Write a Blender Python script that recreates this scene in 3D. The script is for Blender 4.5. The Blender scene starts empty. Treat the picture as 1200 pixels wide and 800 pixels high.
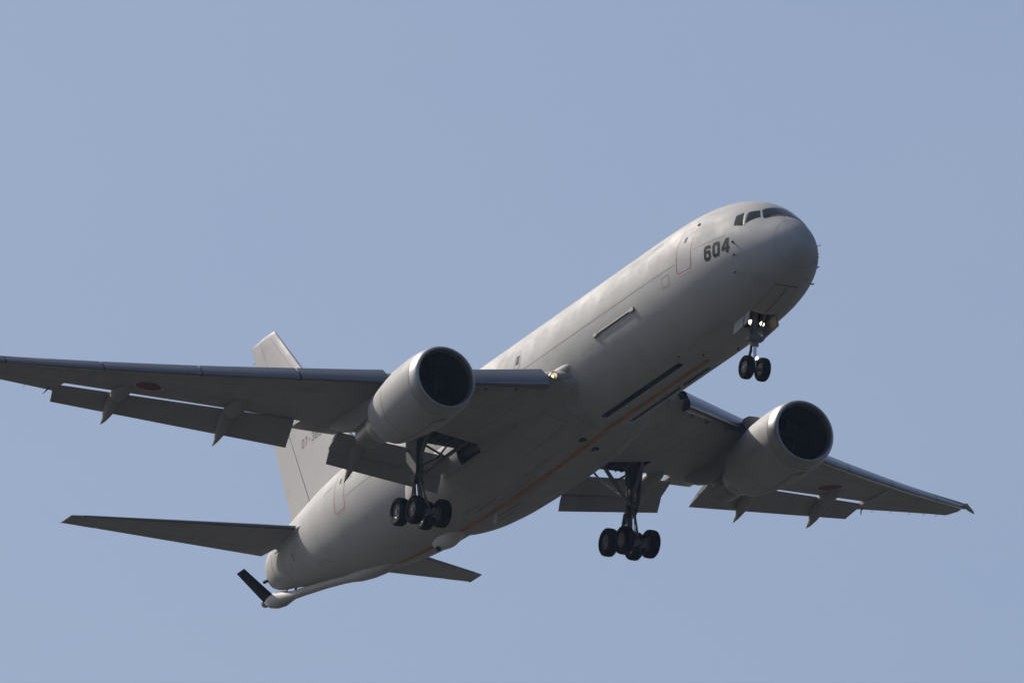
import bpy, bmesh, math, random
from mathutils import Vector, Matrix
C = bpy.context.scene.collection
R = math.radians
# ---------------------------------------------------------------- camera, sky, sun, exposure
# airframe axes: x aft from the nose, y to starboard, z up (metres).  The airframe flies 3 degrees nose up.
CAMV = [(-0.451817030, -0.891800759, -0.023511223),
        (0.312815529, -0.133691767, -0.940357887),
        (0.835468621, -0.432224384, 0.339373343)]            # rows: picture right, picture down, viewing direction (airframe axes)
CAMP = Vector((-575.8180, 308.2426, -242.0255))     # where the photographer stands, airframe axes
FOC = 21106.096               # focal length in 1200ths of the picture width
SHX, SHY = -0.056292, 0.045301
right, down, fwd = [Vector(r) for r in CAMV]
pitch = math.atan2(right.z, right.x)
pitch = math.atan2(-right.z, -right.x) if right.x < 0 else pitch
WZ = Vector((-math.sin(pitch), 0, math.cos(pitch)))
if abs(WZ.dot(right)) > 1e-6:
    WZ = Vector((right.z, 0, -right.x)); WZ.normalize()
    if WZ.z < 0: WZ = -WZ
WX = right.normalized(); WY = WZ.cross(WX)
W3 = Matrix((WX, WY, WZ))          # airframe axes -> world axes
CAMW = Vector((0, 0, 1.7))
def to_world(p): return W3 @ (Vector(p) - CAMP) + CAMW

cd = bpy.data.cameras.new('camera'); cam = bpy.data.objects.new('camera', cd); C.objects.link(cam)
bpy.context.scene.camera = cam
cd.sensor_fit = 'HORIZONTAL'; cd.sensor_width = 36.0; cd.lens = FOC / 1200 * 36.0
cd.shift_x = SHX; cd.shift_y = SHY; cd.clip_start = 1.0; cd.clip_end = 60000
mw = Matrix((W3 @ right, W3 @ (-down), W3 @ (-fwd))).transposed().to_4x4(); mw.translation = CAMW
cam.matrix_world = mw

SUN_AF = Vector((.9,.47,1.0)).normalized()   # towards the sun, airframe axes
SUN_W = W3 @ SUN_AF
el = math.asin(SUN_W.z); az = math.atan2(SUN_W.x, SUN_W.y)
world = bpy.data.worlds.new('World'); bpy.context.scene.world = world; world.use_nodes = True
nt = world.node_tree; bg = nt.nodes['Background']
sky = nt.nodes.new('ShaderNodeTexSky'); sky.sky_type = 'NISHITA'; sky.sun_disc = False
sky.sun_elevation = el; sky.sun_rotation = az
sky.altitude = 0; sky.air_density = 1.0; sky.dust_density = 3.9; sky.ozone_density = 4.2
# a very thin, uneven veil of high cloud over the clear sky
tcw = nt.nodes.new('ShaderNodeTexCoord'); mpw = nt.nodes.new('ShaderNodeMapping'); mpw.inputs[3].default_value = (9, 9, 26)
nzw = nt.nodes.new('ShaderNodeTexNoise'); nzw.inputs['Scale'].default_value = 2.2; nzw.inputs['Detail'].default_value = 5; nzw.inputs['Roughness'].default_value = .55
rgw = nt.nodes.new('ShaderNodeMapRange'); rgw.inputs[1].default_value = .3; rgw.inputs[2].default_value = .7; rgw.inputs[3].default_value = .0; rgw.inputs[4].default_value = .12
mxw = nt.nodes.new('ShaderNodeMix'); mxw.data_type = 'RGBA'; mxw.inputs[7].default_value = (4.3, 4.7, 5.6, 1)
nt.links.new(tcw.outputs['Generated'], mpw.inputs[0]); nt.links.new(mpw.outputs[0], nzw.inputs[0]); nt.links.new(nzw.outputs[0], rgw.inputs[0]); nt.links.new(rgw.outputs[0], mxw.inputs[0])
nt.links.new(sky.outputs[0], mxw.inputs[6]); nt.links.new(mxw.outputs[2], bg.inputs[0]); bg.inputs[1].default_value = 0.1025
sl = bpy.data.lights.new('sun', 'SUN'); sl.energy = 4.2; sl.angle = R(0.55); sl.color = (1.0, 0.93, 0.84)
sun = bpy.data.objects.new('sun', sl); C.objects.link(sun)
sun.rotation_euler = SUN_W.to_track_quat('Z', 'Y').to_euler(); sun.location = (0, 0, 400)
vs = bpy.context.scene.view_settings
vs.view_transform = 'Standard'; vs.look = 'None'; vs.exposure = 0.0; vs.gamma = 1.0

# ---------------------------------------------------------------- materials
def mat(name, col, rough=.5, metal=0.0, spec=.5, noise=0.0, nscale=1.0, stretch=(1,1,1), bump=0.0, seams=False, emit=None, estr=0, coat=0, col2=None, streak=0.0):
    m = bpy.data.materials.new(name); m.use_nodes = True; t = m.node_tree; N = t.nodes; L = t.links
    b = N['Principled BSDF']; b.inputs['Base Color'].default_value = (*col, 1); b.inputs['Roughness'].default_value = rough
    b.inputs['Metallic'].default_value = metal; b.inputs['Specular IOR Level'].default_value = spec if spec != .5 else .35
    if coat: b.inputs['Coat Weight'].default_value = coat; b.inputs['Coat Roughness'].default_value = .25
    if emit: b.inputs['Emission Color'].default_value = (*emit, 1); b.inputs['Emission Strength'].default_value = estr
    if not (noise or seams or streak): return m
    tc = N.new('ShaderNodeTexCoord'); out = None
    def mul(a_sock, fac_sock):
        mx = N.new('ShaderNodeMix'); mx.data_type = 'RGBA'; mx.blend_type = 'MULTIPLY'; mx.inputs[0].default_value = 1.0
        if a_sock is None: mx.inputs[6].default_value = (*col, 1)
        else: L.new(a_sock, mx.inputs[6])
        L.new(fac_sock, mx.inputs[7]); return mx.outputs[2]
    def rng(sock, a, b_, c, d):
        r = N.new('ShaderNodeMapRange'); r.inputs[1].default_value = a; r.inputs[2].default_value = b_
        r.inputs[3].default_value = c; r.inputs[4].default_value = d; L.new(sock, r.inputs[0]); return r.outputs[0]
    def nz(scale, st, det=5, rg=.6):
        mp = N.new('ShaderNodeMapping'); mp.inputs[3].default_value = st; L.new(tc.outputs['Object'], mp.inputs[0])
        n = N.new('ShaderNodeTexNoise'); n.inputs['Scale'].default_value = scale; n.inputs['Detail'].default_value = det
        n.inputs['Roughness'].default_value = rg; L.new(mp.outputs[0], n.inputs[0]); return n.outputs[0]
    if noise:
        out = mul(out, rng(nz(nscale, stretch), .3, .7, 1 - noise, 1 + noise * .5))
        L.new(rng(nz(nscale * 2.3, stretch), .3, .7, rough * .85, min(1, rough * 1.2)), b.inputs['Roughness'])
    if streak:
        out = mul(out, rng(nz(1.0, (.12, 1.6, 1.6), 6, .65), .56, .74, 1.0, 1 - streak))
        out = mul(out, rng(nz(.9, (.8, .8, .8), 3, .5), .60, .72, 1.0, 1 - streak * .6))
    if seams:
        sp = N.new('ShaderNodeSeparateXYZ'); L.new(tc.outputs['Object'], sp.inputs[0])
        def line(sock, period, half, depth, offs=0.0):
            a = N.new('ShaderNodeMath'); a.operation = 'ADD'; a.inputs[1].default_value = 1000 * period + offs; L.new(sock, a.inputs[0])
            mo = N.new('ShaderNodeMath'); mo.operation = 'MODULO'; mo.inputs[1].default_value = period; L.new(a.outputs[0], mo.inputs[0])
            s = N.new('ShaderNodeMath'); s.operation = 'SUBTRACT'; s.inputs[1].default_value = period / 2; L.new(mo.outputs[0], s.inputs[0])
            ab = N.new('ShaderNodeMath'); ab.operation = 'ABSOLUTE'; L.new(s.outputs[0], ab.inputs[0])
            return rng(ab.outputs[0], half * .4, half, 1 - depth, 1.0)
        out = mul(out, line(sp.outputs[0], seams[0], .03, seams[2]))
        out = mul(out, line(sp.outputs[1], seams[1], .03, seams[2] * .7, .3))
    if out: L.new(out, b.inputs['Base Color'])
    if bump:
        bp = N.new('ShaderNodeBump'); bp.inputs['Strength'].default_value = bump; bp.inputs['Distance'].default_value = .02
        L.new(nz(3.0, (1, 1, 1), 3), bp.inputs['Height']); L.new(bp.outputs[0], b.inputs['Normal'])
    return m
M = {}
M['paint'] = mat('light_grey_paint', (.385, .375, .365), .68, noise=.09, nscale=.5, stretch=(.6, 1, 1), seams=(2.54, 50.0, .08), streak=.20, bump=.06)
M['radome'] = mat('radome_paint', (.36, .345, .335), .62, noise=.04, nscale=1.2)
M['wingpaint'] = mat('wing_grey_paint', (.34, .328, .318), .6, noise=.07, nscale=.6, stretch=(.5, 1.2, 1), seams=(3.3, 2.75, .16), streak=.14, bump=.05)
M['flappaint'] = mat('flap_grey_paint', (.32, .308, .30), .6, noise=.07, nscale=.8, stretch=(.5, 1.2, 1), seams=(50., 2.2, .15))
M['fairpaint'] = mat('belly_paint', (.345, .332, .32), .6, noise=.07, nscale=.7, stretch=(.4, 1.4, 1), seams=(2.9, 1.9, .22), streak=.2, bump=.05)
M['finpaint'] = mat('fin_grey_paint', (.37, .36, .35), .58, noise=.05, nscale=.5, seams=(60., 60., .1), streak=.14)
M['metal'] = mat('bare_leading_edge_metal', (.19, .197, .21), .24, metal=.95, noise=.0, nscale=.8)
M['lip'] = mat('inlet_lip_metal', (.36, .35, .355), .38, metal=.75, noise=.05, nscale=1.0)
M['nozzle'] = mat('exhaust_metal', (.22, .21, .20), .4, metal=.8, noise=.2, nscale=2.0)
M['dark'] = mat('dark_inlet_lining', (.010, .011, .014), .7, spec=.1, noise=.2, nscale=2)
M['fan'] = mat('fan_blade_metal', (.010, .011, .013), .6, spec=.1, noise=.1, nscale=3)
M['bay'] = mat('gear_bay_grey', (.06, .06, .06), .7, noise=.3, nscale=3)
M['gear'] = mat('gear_grey_paint', (.17, .17, .175), .5, noise=.2, nscale=5)
M['chrome'] = mat('oleo_chrome', (.6, .6, .62), .15, metal=1.0, noise=.03, nscale=4)
M['hose'] = mat('black_hydraulic_line', (.02, .02, .02), .5, noise=.1, nscale=4)
M['tyre'] = mat('tyre_rubber', (.009, .009, .010), .8, spec=.1, noise=.2, nscale=5)
M['rim'] = mat('wheel_rim_metal', (.15, .145, .14), .5, metal=.2, noise=.15, nscale=8)
M['glass'] = mat('cockpit_glass', (.008, .020, .025), .15, spec=.12, noise=.05, nscale=1)
M['seal'] = mat('dark_seal', (.03, .03, .03), .6, spec=.15, noise=.1, nscale=4)
M['frame'] = mat('window_frame_metal', (.5, .49, .46), .35, metal=.4, noise=.05, nscale=4)
M['red'] = mat('dull_red_line', (.28, .07, .05), .5, noise=.1, nscale=4)
M['ink'] = mat('dark_grey_marking', (.008, .009, .012), .6, spec=.12, noise=.08, nscale=4)
M['tailink'] = mat('worn_grey_ink', (.13, .13, .135), .6, noise=.2, nscale=6)
M['railshade'] = mat('rail_shade_grey', (.23, .225, .22), .55, noise=.08, nscale=4)  # grey for the shade painted along the hatch rail
M['seam'] = mat('panel_gap', (.19, .187, .18), .6, noise=.1, nscale=3)
M['gap'] = mat('open_gap', (.05, .05, .05), .7, noise=.1, nscale=3)
M['orange'] = mat('faded_orange_stripe', (.38, .18, .055), .6, noise=.35, nscale=3, stretch=(.5, 1, 1))
M['strip'] = mat('black_strip_panel', (.006, .014, .028), .5, spec=.12, noise=.2, nscale=3)
M['roundelred'] = mat('roundel_red', (.15, .014, .022), .6, noise=.08, nscale=3)
M['white'] = mat('roundel_white', (.40, .39, .375), .5, noise=.05, nscale=3)
M['boom'] = mat('boom_off_white', (.385, .375, .365), .6, noise=.08, nscale=1.5, stretch=(.5, 1, 1))
M['podwhite'] = mat('pod_off_white', (.52, .52, .52), .5, noise=.05, nscale=2)
M['geardoor'] = mat('gear_door_grey', (.12, .12, .125), .65, noise=.08, nscale=2)
M['hinge'] = mat('white_hinge_glint', (.8, .78, .74), .22, spec=.9, noise=.02, nscale=3)  # near-white colour imitates a glint on the door hinge
M['black'] = mat('ruddervator_black', (.006, .010, .012), .6, spec=.15, noise=.15, nscale=2)
M['lamp'] = mat('lit_landing_lamp', (.9, .9, .85), .2, emit=(1.0, .80, .50), estr=7, noise=.02, nscale=3)
M['lampdim'] = mat('lit_small_lamp', (.9, .8, .6), .2, emit=(1.0, .70, .36), estr=5, noise=.02, nscale=3)
M['doorin'] = mat('door_inner_white', (.62, .61, .58), .45, noise=.1, nscale=3)

# ---------------------------------------------------------------- helpers
REF = Vector((24.12, 0, -5.1))       # the airframe's base point, under the main wheels
def link(name, bm, m, parent, sharp=32, recalc=True):
    if recalc: bmesh.ops.recalc_face_normals(bm, faces=bm.faces[:])
    lim = R(sharp)
    for e in bm.edges:
        if len(e.link_faces) == 2 and e.calc_face_angle(0) > lim: e.smooth = False
    for f in bm.faces: f.smooth = True
    for v in bm.verts: v.co = v.co - REF
    me = bpy.data.meshes.new(name); bm.to_mesh(me); bm.free()
    for mm in (m if isinstance(m, (list, tuple)) else [m]): me.materials.append(mm)
    o = bpy.data.objects.new(name, me); C.objects.link(o); o.parent = parent
    return o
def loft(bm, rings, cap=(True, True), mi=0):
    vr = [[bm.verts.new(p) for p in r] for r in rings]; n = len(rings[0])
    for a, b in zip(vr, vr[1:]):
        for i in range(n):
            j = (i + 1) % n
            try: f = bm.faces.new((a[i], a[j], b[j], b[i])); f.material_index = mi
            except ValueError: pass
    if cap[0]: f = bm.faces.new(vr[0]); f.material_index = mi
    if cap[1]: f = bm.faces.new(vr[-1][::-1]); f.material_index = mi
    return vr
def frame_of(d):
    d = d.normalized(); u = d.orthogonal().normalized() if abs(d.z) > .9 else d.cross(Vector((0, 0, 1))).normalized()
    return d, u, d.cross(u)
def tube(bm, pts, rad, n=12, mi=0):
    pts = [Vector(p) for p in pts]
    if not isinstance(rad, (list, tuple)): rad = [rad] * len(pts)
    rings = []
    for i, p in enumerate(pts):
        d = (pts[min(i + 1, len(pts) - 1)] - pts[max(i - 1, 0)])
        if i == 0: _, u, v = frame_of(d)
        else:
            d.normalize(); u = (u - d * u.dot(d)).normalized(); v = d.cross(u)
        rings.append([p + (u * math.cos(2 * math.pi * k / n) + v * math.sin(2 * math.pi * k / n)) * rad[i] for k in range(n)])
    loft(bm, rings, mi=mi)
def lathe(bm, origin, axis, prof, n=48, cap=(False, False), mi=0, squash=None):
    # prof: (distance along axis, radius)
    o = Vector(origin); a, u, v = frame_of(Vector(axis)); rings = []
    for s, r in prof:
        rings.append([o + a * s + (u * math.cos(2 * math.pi * k / n) + v * math.sin(2 * math.pi * k / n)) * max(r, 1e-4) for k in range(n)])
    return loft(bm, rings, cap, mi)
def box(bm, c, size, rot=None, bev=0.0, mi=0):
    m = Matrix.LocRotScale(Vector(c), rot.to_quaternion() if rot else None, Vector(size))
    r = bmesh.ops.create_cube(bm, size=1.0, matrix=m)
    fs = {f for v in r['verts'] for f in v.link_faces}
    for f in fs: f.material_index = mi
    if bev: bmesh.ops.bevel(bm, geom=list({e for v in r['verts'] for e in v.link_edges}), offset=bev, segments=2, affect='EDGES')
def plate(bm, quad, th, mi=0):
    q = [Vector(p) for p in quad]; n = (q[1] - q[0]).cross(q[-1] - q[0]).normalized() * th / 2
    loft(bm, [[p - n for p in q], [p + n for p in q]], mi=mi)
def decal(bm, polys, fmap, step=.12, mi=0):
    """polygons given in surface coordinates, cut into small faces and laid on the surface"""
    for poly in polys:
        b2 = bmesh.new(); b2.faces.new([b2.verts.new((p[0], p[1], 0)) for p in poly])
        for ax in (0, 1):
            lo = min(p[ax] for p in poly); hi = max(p[ax] for p in poly)
            k = int((hi - lo) / step)
            for i in range(1, k + 1):
                c = lo + (hi - lo) * i / (k + 1); co = (c, 0, 0) if ax == 0 else (0, c, 0); no = (1, 0, 0) if ax == 0 else (0, 1, 0)
                bmesh.ops.bisect_plane(b2, geom=b2.verts[:] + b2.edges[:] + b2.faces[:], plane_co=co, plane_no=no)
        vm = {v: bm.verts.new(fmap(v.co.x, v.co.y)) for v in b2.verts}
        for f in b2.faces:
            g = bm.faces.new([vm[v] for v in f.verts]); g.material_index = mi
        b2.free()
def ribbon(pts, w, closed=False):
    """mitred quads along a polyline in the plane"""
    P = [Vector((p[0], p[1])) for p in pts]; n = len(P); L = []; Rr = []
    for i in range(n):
        a = P[i - 1] if (i > 0 or closed) else None; b = P[(i + 1) % n] if (i < n - 1 or closed) else None
        d0 = (P[i] - a).normalized() if a is not None else None; d1 = (b - P[i]).normalized() if b is not None else None
        if d0 is None: d0 = d1
        if d1 is None: d1 = d0
        n0 = Vector((-d0.y, d0.x)); n1 = Vector((-d1.y, d1.x)); m = (n0 + n1)
        m = m / max(m.length_squared, .3) * 2 * (w / 2)
        L.append(P[i] + m); Rr.append(P[i] - m)
    out = []
    for i in range(n if closed else n - 1):
        j = (i + 1) % n; out.append([Rr[i], Rr[j], L[j], L[i]])
    return out
def arc_ease(pts, k=6):
    return pts
DIG = {'0': [[(.15, 0), (.85, 0), (1, .15), (1, .85), (.85, 1), (.15, 1), (0, .85), (0, .15), 'c']],
       '6': [[(1, .80), (1, .87), (.85, 1), (.15, 1), (0, .85), (0, .15), (.15, 0), (.85, 0), (1, .13), (1, .43), (.85, .57), (.13, .57)]],
       '4': [[(.72, 1.0), (.72, 0)], [(.62, .93), (.05, .30), (.64, .30)], [(.80, .30), (1.0, .30)]],
       '7': [[(0, 1), (1, 1), (.35, 0)]], '3': [[(0, .85), (.15, 1), (.85, 1), (1, .85), (1, .62), (.86, .5), (1, .38), (1, .15), (.85, 0), (.15, 0), (0, .15)], [(.45, .5), (.80, .5)]],
       '-': [[(.15, .5), (.85, .5)]]}
def text_polys(txt, w, h, gap, sw):
    out = []; x = 0
    for ch in txt:
        if ch == '4':      # drawn as four solid pieces that butt together
            for q in ([(.56, 0), (.85, 0), (.85, 1), (.56, 1)], [(0, .40), (.30, .40), (.56, .72), (.56, 1), (.46, 1)], [(0, .21), (.56, .21), (.56, .40), (0, .40)], [(.85, .21), (1, .21), (1, .40), (.85, .40)]):
                out.append([Vector((x + a * w, b * h)) for a, b in q])
            x += w + gap; continue
        for st in DIG[ch]:
            cl = st[-1] == 'c'; pp = [p for p in st if p != 'c']
            out += ribbon([(x + sw / 2 + p[0] * (w - sw), sw / 2 + p[1] * (h - sw)) for p in pp], sw, cl)
        x += w + gap
    return out

# ---------------------------------------------------------------- ground under the approach path
def ground():
    bm = bmesh.new(); S = 30000; n = 24
    g = [[bm.verts.new((-S + 2 * S * i / n, -S + 2 * S * j / n, 0)) for j in range(n + 1)] for i in range(n + 1)]
    for i in range(n):
        for j in range(n): bm.faces.new((g[i][j], g[i + 1][j], g[i + 1][j + 1], g[i][j + 1]))
    me = bpy.data.meshes.new('ground'); bm.to_mesh(me); bm.free()
    m = bpy.data.materials.new('dry_grass_ground'); m.use_nodes = True; t = m.node_tree
    b = t.nodes['Principled BSDF']; b.inputs['Roughness'].default_value = .95
    tc = t.nodes.new('ShaderNodeTexCoord'); nz = t.nodes.new('ShaderNodeTexNoise'); nz.inputs['Scale'].default_value = .02; nz.inputs['Detail'].default_value = 8
    cr = t.nodes.new('ShaderNodeValToRGB'); cr.color_ramp.elements[0].color = (*GROUND[0], 1); cr.color_ramp.elements[1].color = (*GROUND[1], 1)
    cr.color_ramp.elements[0].position = .35; cr.color_ramp.elements[1].position = .65
    t.links.new(tc.outputs['Object'], nz.inputs[0]); t.links.new(nz.outputs[0], cr.inputs[0]); t.links.new(cr.outputs[0], b.inputs['Base Color'])
    me.materials.append(m); o = bpy.data.objects.new('ground', me); C.objects.link(o); o['kind'] = 'structure'
    o['label'] = 'dry grassland far below the aircraft'; o['category'] = 'ground'
GROUND = ((.026, .026, .022), (.052, .048, .041))
ground()

# ---------------------------------------------------------------- the aircraft
root = bpy.data.objects.new('tanker_aircraft', None); C.objects.link(root)
mr = W3.to_4x4(); mr.translation = to_world(REF); root.matrix_world = mr
root['label'] = 'pale grey twin engined military tanker jet flying with its wheels and flaps down'
root['category'] = 'aircraft'

# x, top, bottom, halfwidth, widest height
FT=[(0,-.72,-.72,0,-.72),(.05,-.45,-1.0,.26,-.72),(.2,-.16,-1.26,.50,-.71),(.5,.21,-1.54,.80,-.69),(.9,.57,-1.79,1.09,-.65),
(1.3,.87,-1.97,1.32,-.59),(1.8,1.27,-2.13,1.56,-.49),(2.4,1.70,-2.28,1.80,-.37),(3.2,2.09,-2.42,2.05,-.21),(4.2,2.40,-2.54,2.26,-.05),
(5.5,2.60,-2.63,2.41,.08),(7,2.68,-2.69,2.49,.16),(9,2.70,-2.71,2.515,.19),(14,2.70,-2.71,2.515,.19),(22,2.70,-2.71,2.515,.19),(30,2.70,-2.71,2.515,.19),
(33,2.70,-2.60,2.50,.20),(36,2.69,-2.28,2.36,.28),(39,2.62,-1.68,1.98,.46),(41.5,2.48,-1.12,1.48,.66),(43.5,2.28,-.70,1.12,.80),(45.0,2.02,-.34,.86,.90),(46.0,1.78,-.10,.66,.95),(46.5,1.58,.08,.50,.95),(46.75,1.38,.30,.33,.93),(46.85,1.15,.6,.12,.9)]
def pchip(xs,ys):
    n=len(xs);h=[xs[i+1]-xs[i] for i in range(n-1)];d=[(ys[i+1]-ys[i])/h[i] for i in range(n-1)]
    m=[0]*n;m[0]=d[0];m[-1]=d[-1]
    for i in range(1,n-1):
        if d[i-1]*d[i]<=0:m[i]=0
        else:
            a=2*h[i]+h[i-1];b=h[i]+2*h[i-1];m[i]=(a+b)/(a/d[i-1]+b/d[i])
    def f(x):
        if x<=xs[0]:return ys[0]
        if x>=xs[-1]:return ys[-1]
        lo,hi=0,n-1
        while hi-lo>1:
            k=(lo+hi)//2
            if xs[k]<=x:lo=k
            else:hi=k
        t=(x-xs[lo])/h[lo];t2=t*t;t3=t2*t
        return (2*t3-3*t2+1)*ys[lo]+(t3-2*t2+t)*h[lo]*m[lo]+(-2*t3+3*t2)*ys[hi]+(t3-t2)*h[lo]*m[hi]
    return f
_s=[math.sqrt(r[0]) for r in FT]
_f=[pchip(_s,[r[k] for r in FT]) for k in range(1,5)]
def fsec(x):
    s=math.sqrt(max(x,0));return [f(s) for f in _f]   # top,bottom,hw,zc
def fpt(x,th,off=0.0):   # th radians, 0 = starboard, 90 = up
    T,B,w,c=fsec(x);y=w*math.cos(th);s=math.sin(th);z=c+((T-c) if s>0 else (c-B))*s
    if off:
        ny=math.cos(th)/max(w,1e-3);nz=s/max((T-c) if s>0 else (c-B),1e-3)
        e=.02;T2,B2,w2,c2=fsec(x+e);y2=w2*math.cos(th);z2=c2+((T2-c2) if s>0 else (c2-B2))*s
        tx,ty,tz=e,y2-y,z2-z
        h=math.hypot(ny,nz);ny/=h;nz/=h
        nx=-(ty*ny+tz*nz)/tx;l=math.sqrt(1+nx*nx)
        return (x+off*nx/l,y+off*ny/l,z+off*nz/l)
    return (x,y,z)
def fth(x,z,side=1):
    T,B,w,c=fsec(x);r=(T-c) if z>c else (c-B)
    t=math.asin(max(-1,min(1,(z-c)/max(r,1e-6))));return t if side>0 else math.pi-t


# fuselage
def boolean_cut(o, cutbm, m):
    me = bpy.data.meshes.new('cut')
    bmesh.ops.recalc_face_normals(cutbm, faces=cutbm.faces[:])
    for v in cutbm.verts: v.co = v.co - REF
    for f in cutbm.faces: f.material_index = len(o.data.materials)
    cutbm.to_mesh(me); cutbm.free()
    for k in range(len(o.data.materials)): me.materials.append(o.data.materials[k])
    me.materials.append(m); o.data.materials.append(m)
    c = bpy.data.objects.new('cutter', me); C.objects.link(c); c.parent = root
    md = o.modifiers.new('b', 'BOOLEAN'); md.object = c; md.operation = 'DIFFERENCE'; md.solver = 'EXACT'
    bpy.context.view_layer.update()
    dg = bpy.context.evaluated_depsgraph_get(); nm = bpy.data.meshes.new_from_object(o.evaluated_get(dg))
    o.modifiers.clear(); o.data = nm
    bpy.data.objects.remove(c); bpy.data.meshes.remove(me)

bm = bmesh.new()
xs = [.004 + (k / 14) ** 2 * 1.0 for k in range(15)] + [1 + k * .14 for k in range(1, 51)] + [8 + k * .5 for k in range(1, 48)] + [31.5 + k * .3 for k in range(1, 50)] + [46.3, 46.4, 46.5, 46.6, 46.68, 46.75, 46.8, 46.84]
NS = 96
loft(bm, [[fpt(x, 2 * math.pi * k / NS) for k in range(NS)] for x in xs])
fuselage = link('fuselage', bm, M['paint'], root, sharp=50)
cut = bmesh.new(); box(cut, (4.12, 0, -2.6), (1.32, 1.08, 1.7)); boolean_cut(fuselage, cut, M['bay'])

def fmap(off=.006, side=1):
    def f(x, a):   # a: degrees up from the side
        th = R(a) if side > 0 else math.pi - R(a)
        return fpt(x, th, off)
    return f
def fside(off=.006, side=1):   # coordinates (x, z) on the side
    return lambda x, z: fpt(x, fth(x, z, side), off)
def fbelly(off=.006):          # coordinates (x, y) on the underside
    def f(x, y):
        T, B, w, c = fsec(x); return fpt(x, -math.acos(max(-1, min(1, y / w))), off)
    return f
def fus_decal(name, polys, fm, m, step=.12, parent=None):
    bm = bmesh.new(); decal(bm, polys, fm, step); return link(name, bm, m, parent or fuselage, recalc=False)

# cockpit glazing: three panes a side (x, degrees up)
for s in (1, -1):
    for poly in ([(2.60, 28.0), (2.74, 40.5), (2.51, 47.0), (2.20, 29.5)],
                 [(2.10, 34.0), (2.31, 50.6), (2.02, 60.5), (1.72, 51.0)],
                 [(1.54, 52.8), (1.98, 65.5), (1.97, 88.2), (1.31, 88.0)]):
        cx = sum(p[0] for p in poly) / 4; ca = sum(p[1] for p in poly) / 4
        bmf = bmesh.new(); big = [(cx + (p[0] - cx) * 1.09, ca + (p[1] - ca) * 1.09) for p in poly]
        fm4 = fmap(.004, s); fm7 = fmap(.009, s)
        decal(bmf, [[(a, b / 30) for a, b in big]], lambda x, v, f=fm4: f(x, v * 30), .1)
        fr = link('window_frame', bmf, M['seal'], fuselage, recalc=False)
        bmg = bmesh.new(); decal(bmg, [[(a, b / 30) for a, b in poly]], lambda x, v, f=fm7: f(x, v * 30), .1)
        link('cockpit_window', bmg, M['glass'], fuselage, recalc=False)
    # bright posts between panes
    fus_decal('window_post', ribbon([(2.14, 30.5 / 30), (2.42, 49.5 / 30)], .05), lambda x, v, f=fmap(.014, s): f(x, v * 30), M['frame'])
    fus_decal('window_post', ribbon([(1.64, 52.3 / 30), (1.99, 63.2 / 30)], .045), lambda x, v, f=fmap(.014, s): f(x, v * 30), M['frame'])
fus_decal('windshield_sill_shade', ribbon([(1.50, 53 / 30), (1.36, 66 / 30), (1.25, 80 / 30), (1.22, 90 / 30), (1.25, 100 / 30), (1.36, 114 / 30), (1.50, 127 / 30)], .05), lambda x, v, f=fmap(.005): f(x, v * 30), M['seal'])  # dark seal line with the sill's shadow painted into it

# radome joint
bm = bmesh.new(); dcl = []
K = 72
def radx(a): return .66 + .17 * math.sin(a)
decal(bm, ribbon([(0, 2 * math.pi * k / K) for k in range(K)] + [(0, 2 * math.pi)], .01), lambda u, a: fpt(radx(a) + u, a, .004), .2)
link('radome_joint', bm, M['seam'], fuselage, recalc=False)
# nose number, both sides of the nose
for s in (1, -1):
    polys = text_polys('604', .41, .61, .105, .125)
    if s > 0: fm = lambda u, v: fpt(4.06 - u, fth(4.06 - u, -.43 + v, 1), .007)
    else: fm = lambda u, v: fpt(2.62 + u, fth(2.62 + u, -.43 + v, -1), .007)
    fus_decal('nose_number', polys, fm, M['ink'], .08)

# doors: outlines painted dull red, with a small window and a sill
def door(x0, x1, z0, z1, s, m=M['red'], win=True, w=.035):
    xm = (x0 + x1) / 2; c = .12
    pts = [(x0 + c, z0), (x1 - c, z0), (x1, z0 + c), (x1, z1 - c), (x1 - c, z1), (x0 + c, z1), (x0, z1 - c), (x0, z0 + c)]
    T = lambda x, v: fpt(x, fth(x, v, s), .006)
    o = fus_decal('entry_door', ribbon(pts, w, True), T, m, .12)
    if win:
        b = bmesh.new(); decal(b, [[(xm - .09, z1 - .62), (xm + .09, z1 - .62), (xm + .09, z1 - .40), (xm - .09, z1 - .40)]], T)
        link('door_window', b, M['glass'], o, recalc=False)
    b = bmesh.new(); decal(b, [[(x0 + .1, z0 - .07), (x1 - .1, z0 - .07), (x1 - .1, z0 - .025), (x0 + .1, z0 - .025)]], T)
    link('door_sill', b, M['frame'], o, recalc=False)
    return o
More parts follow.
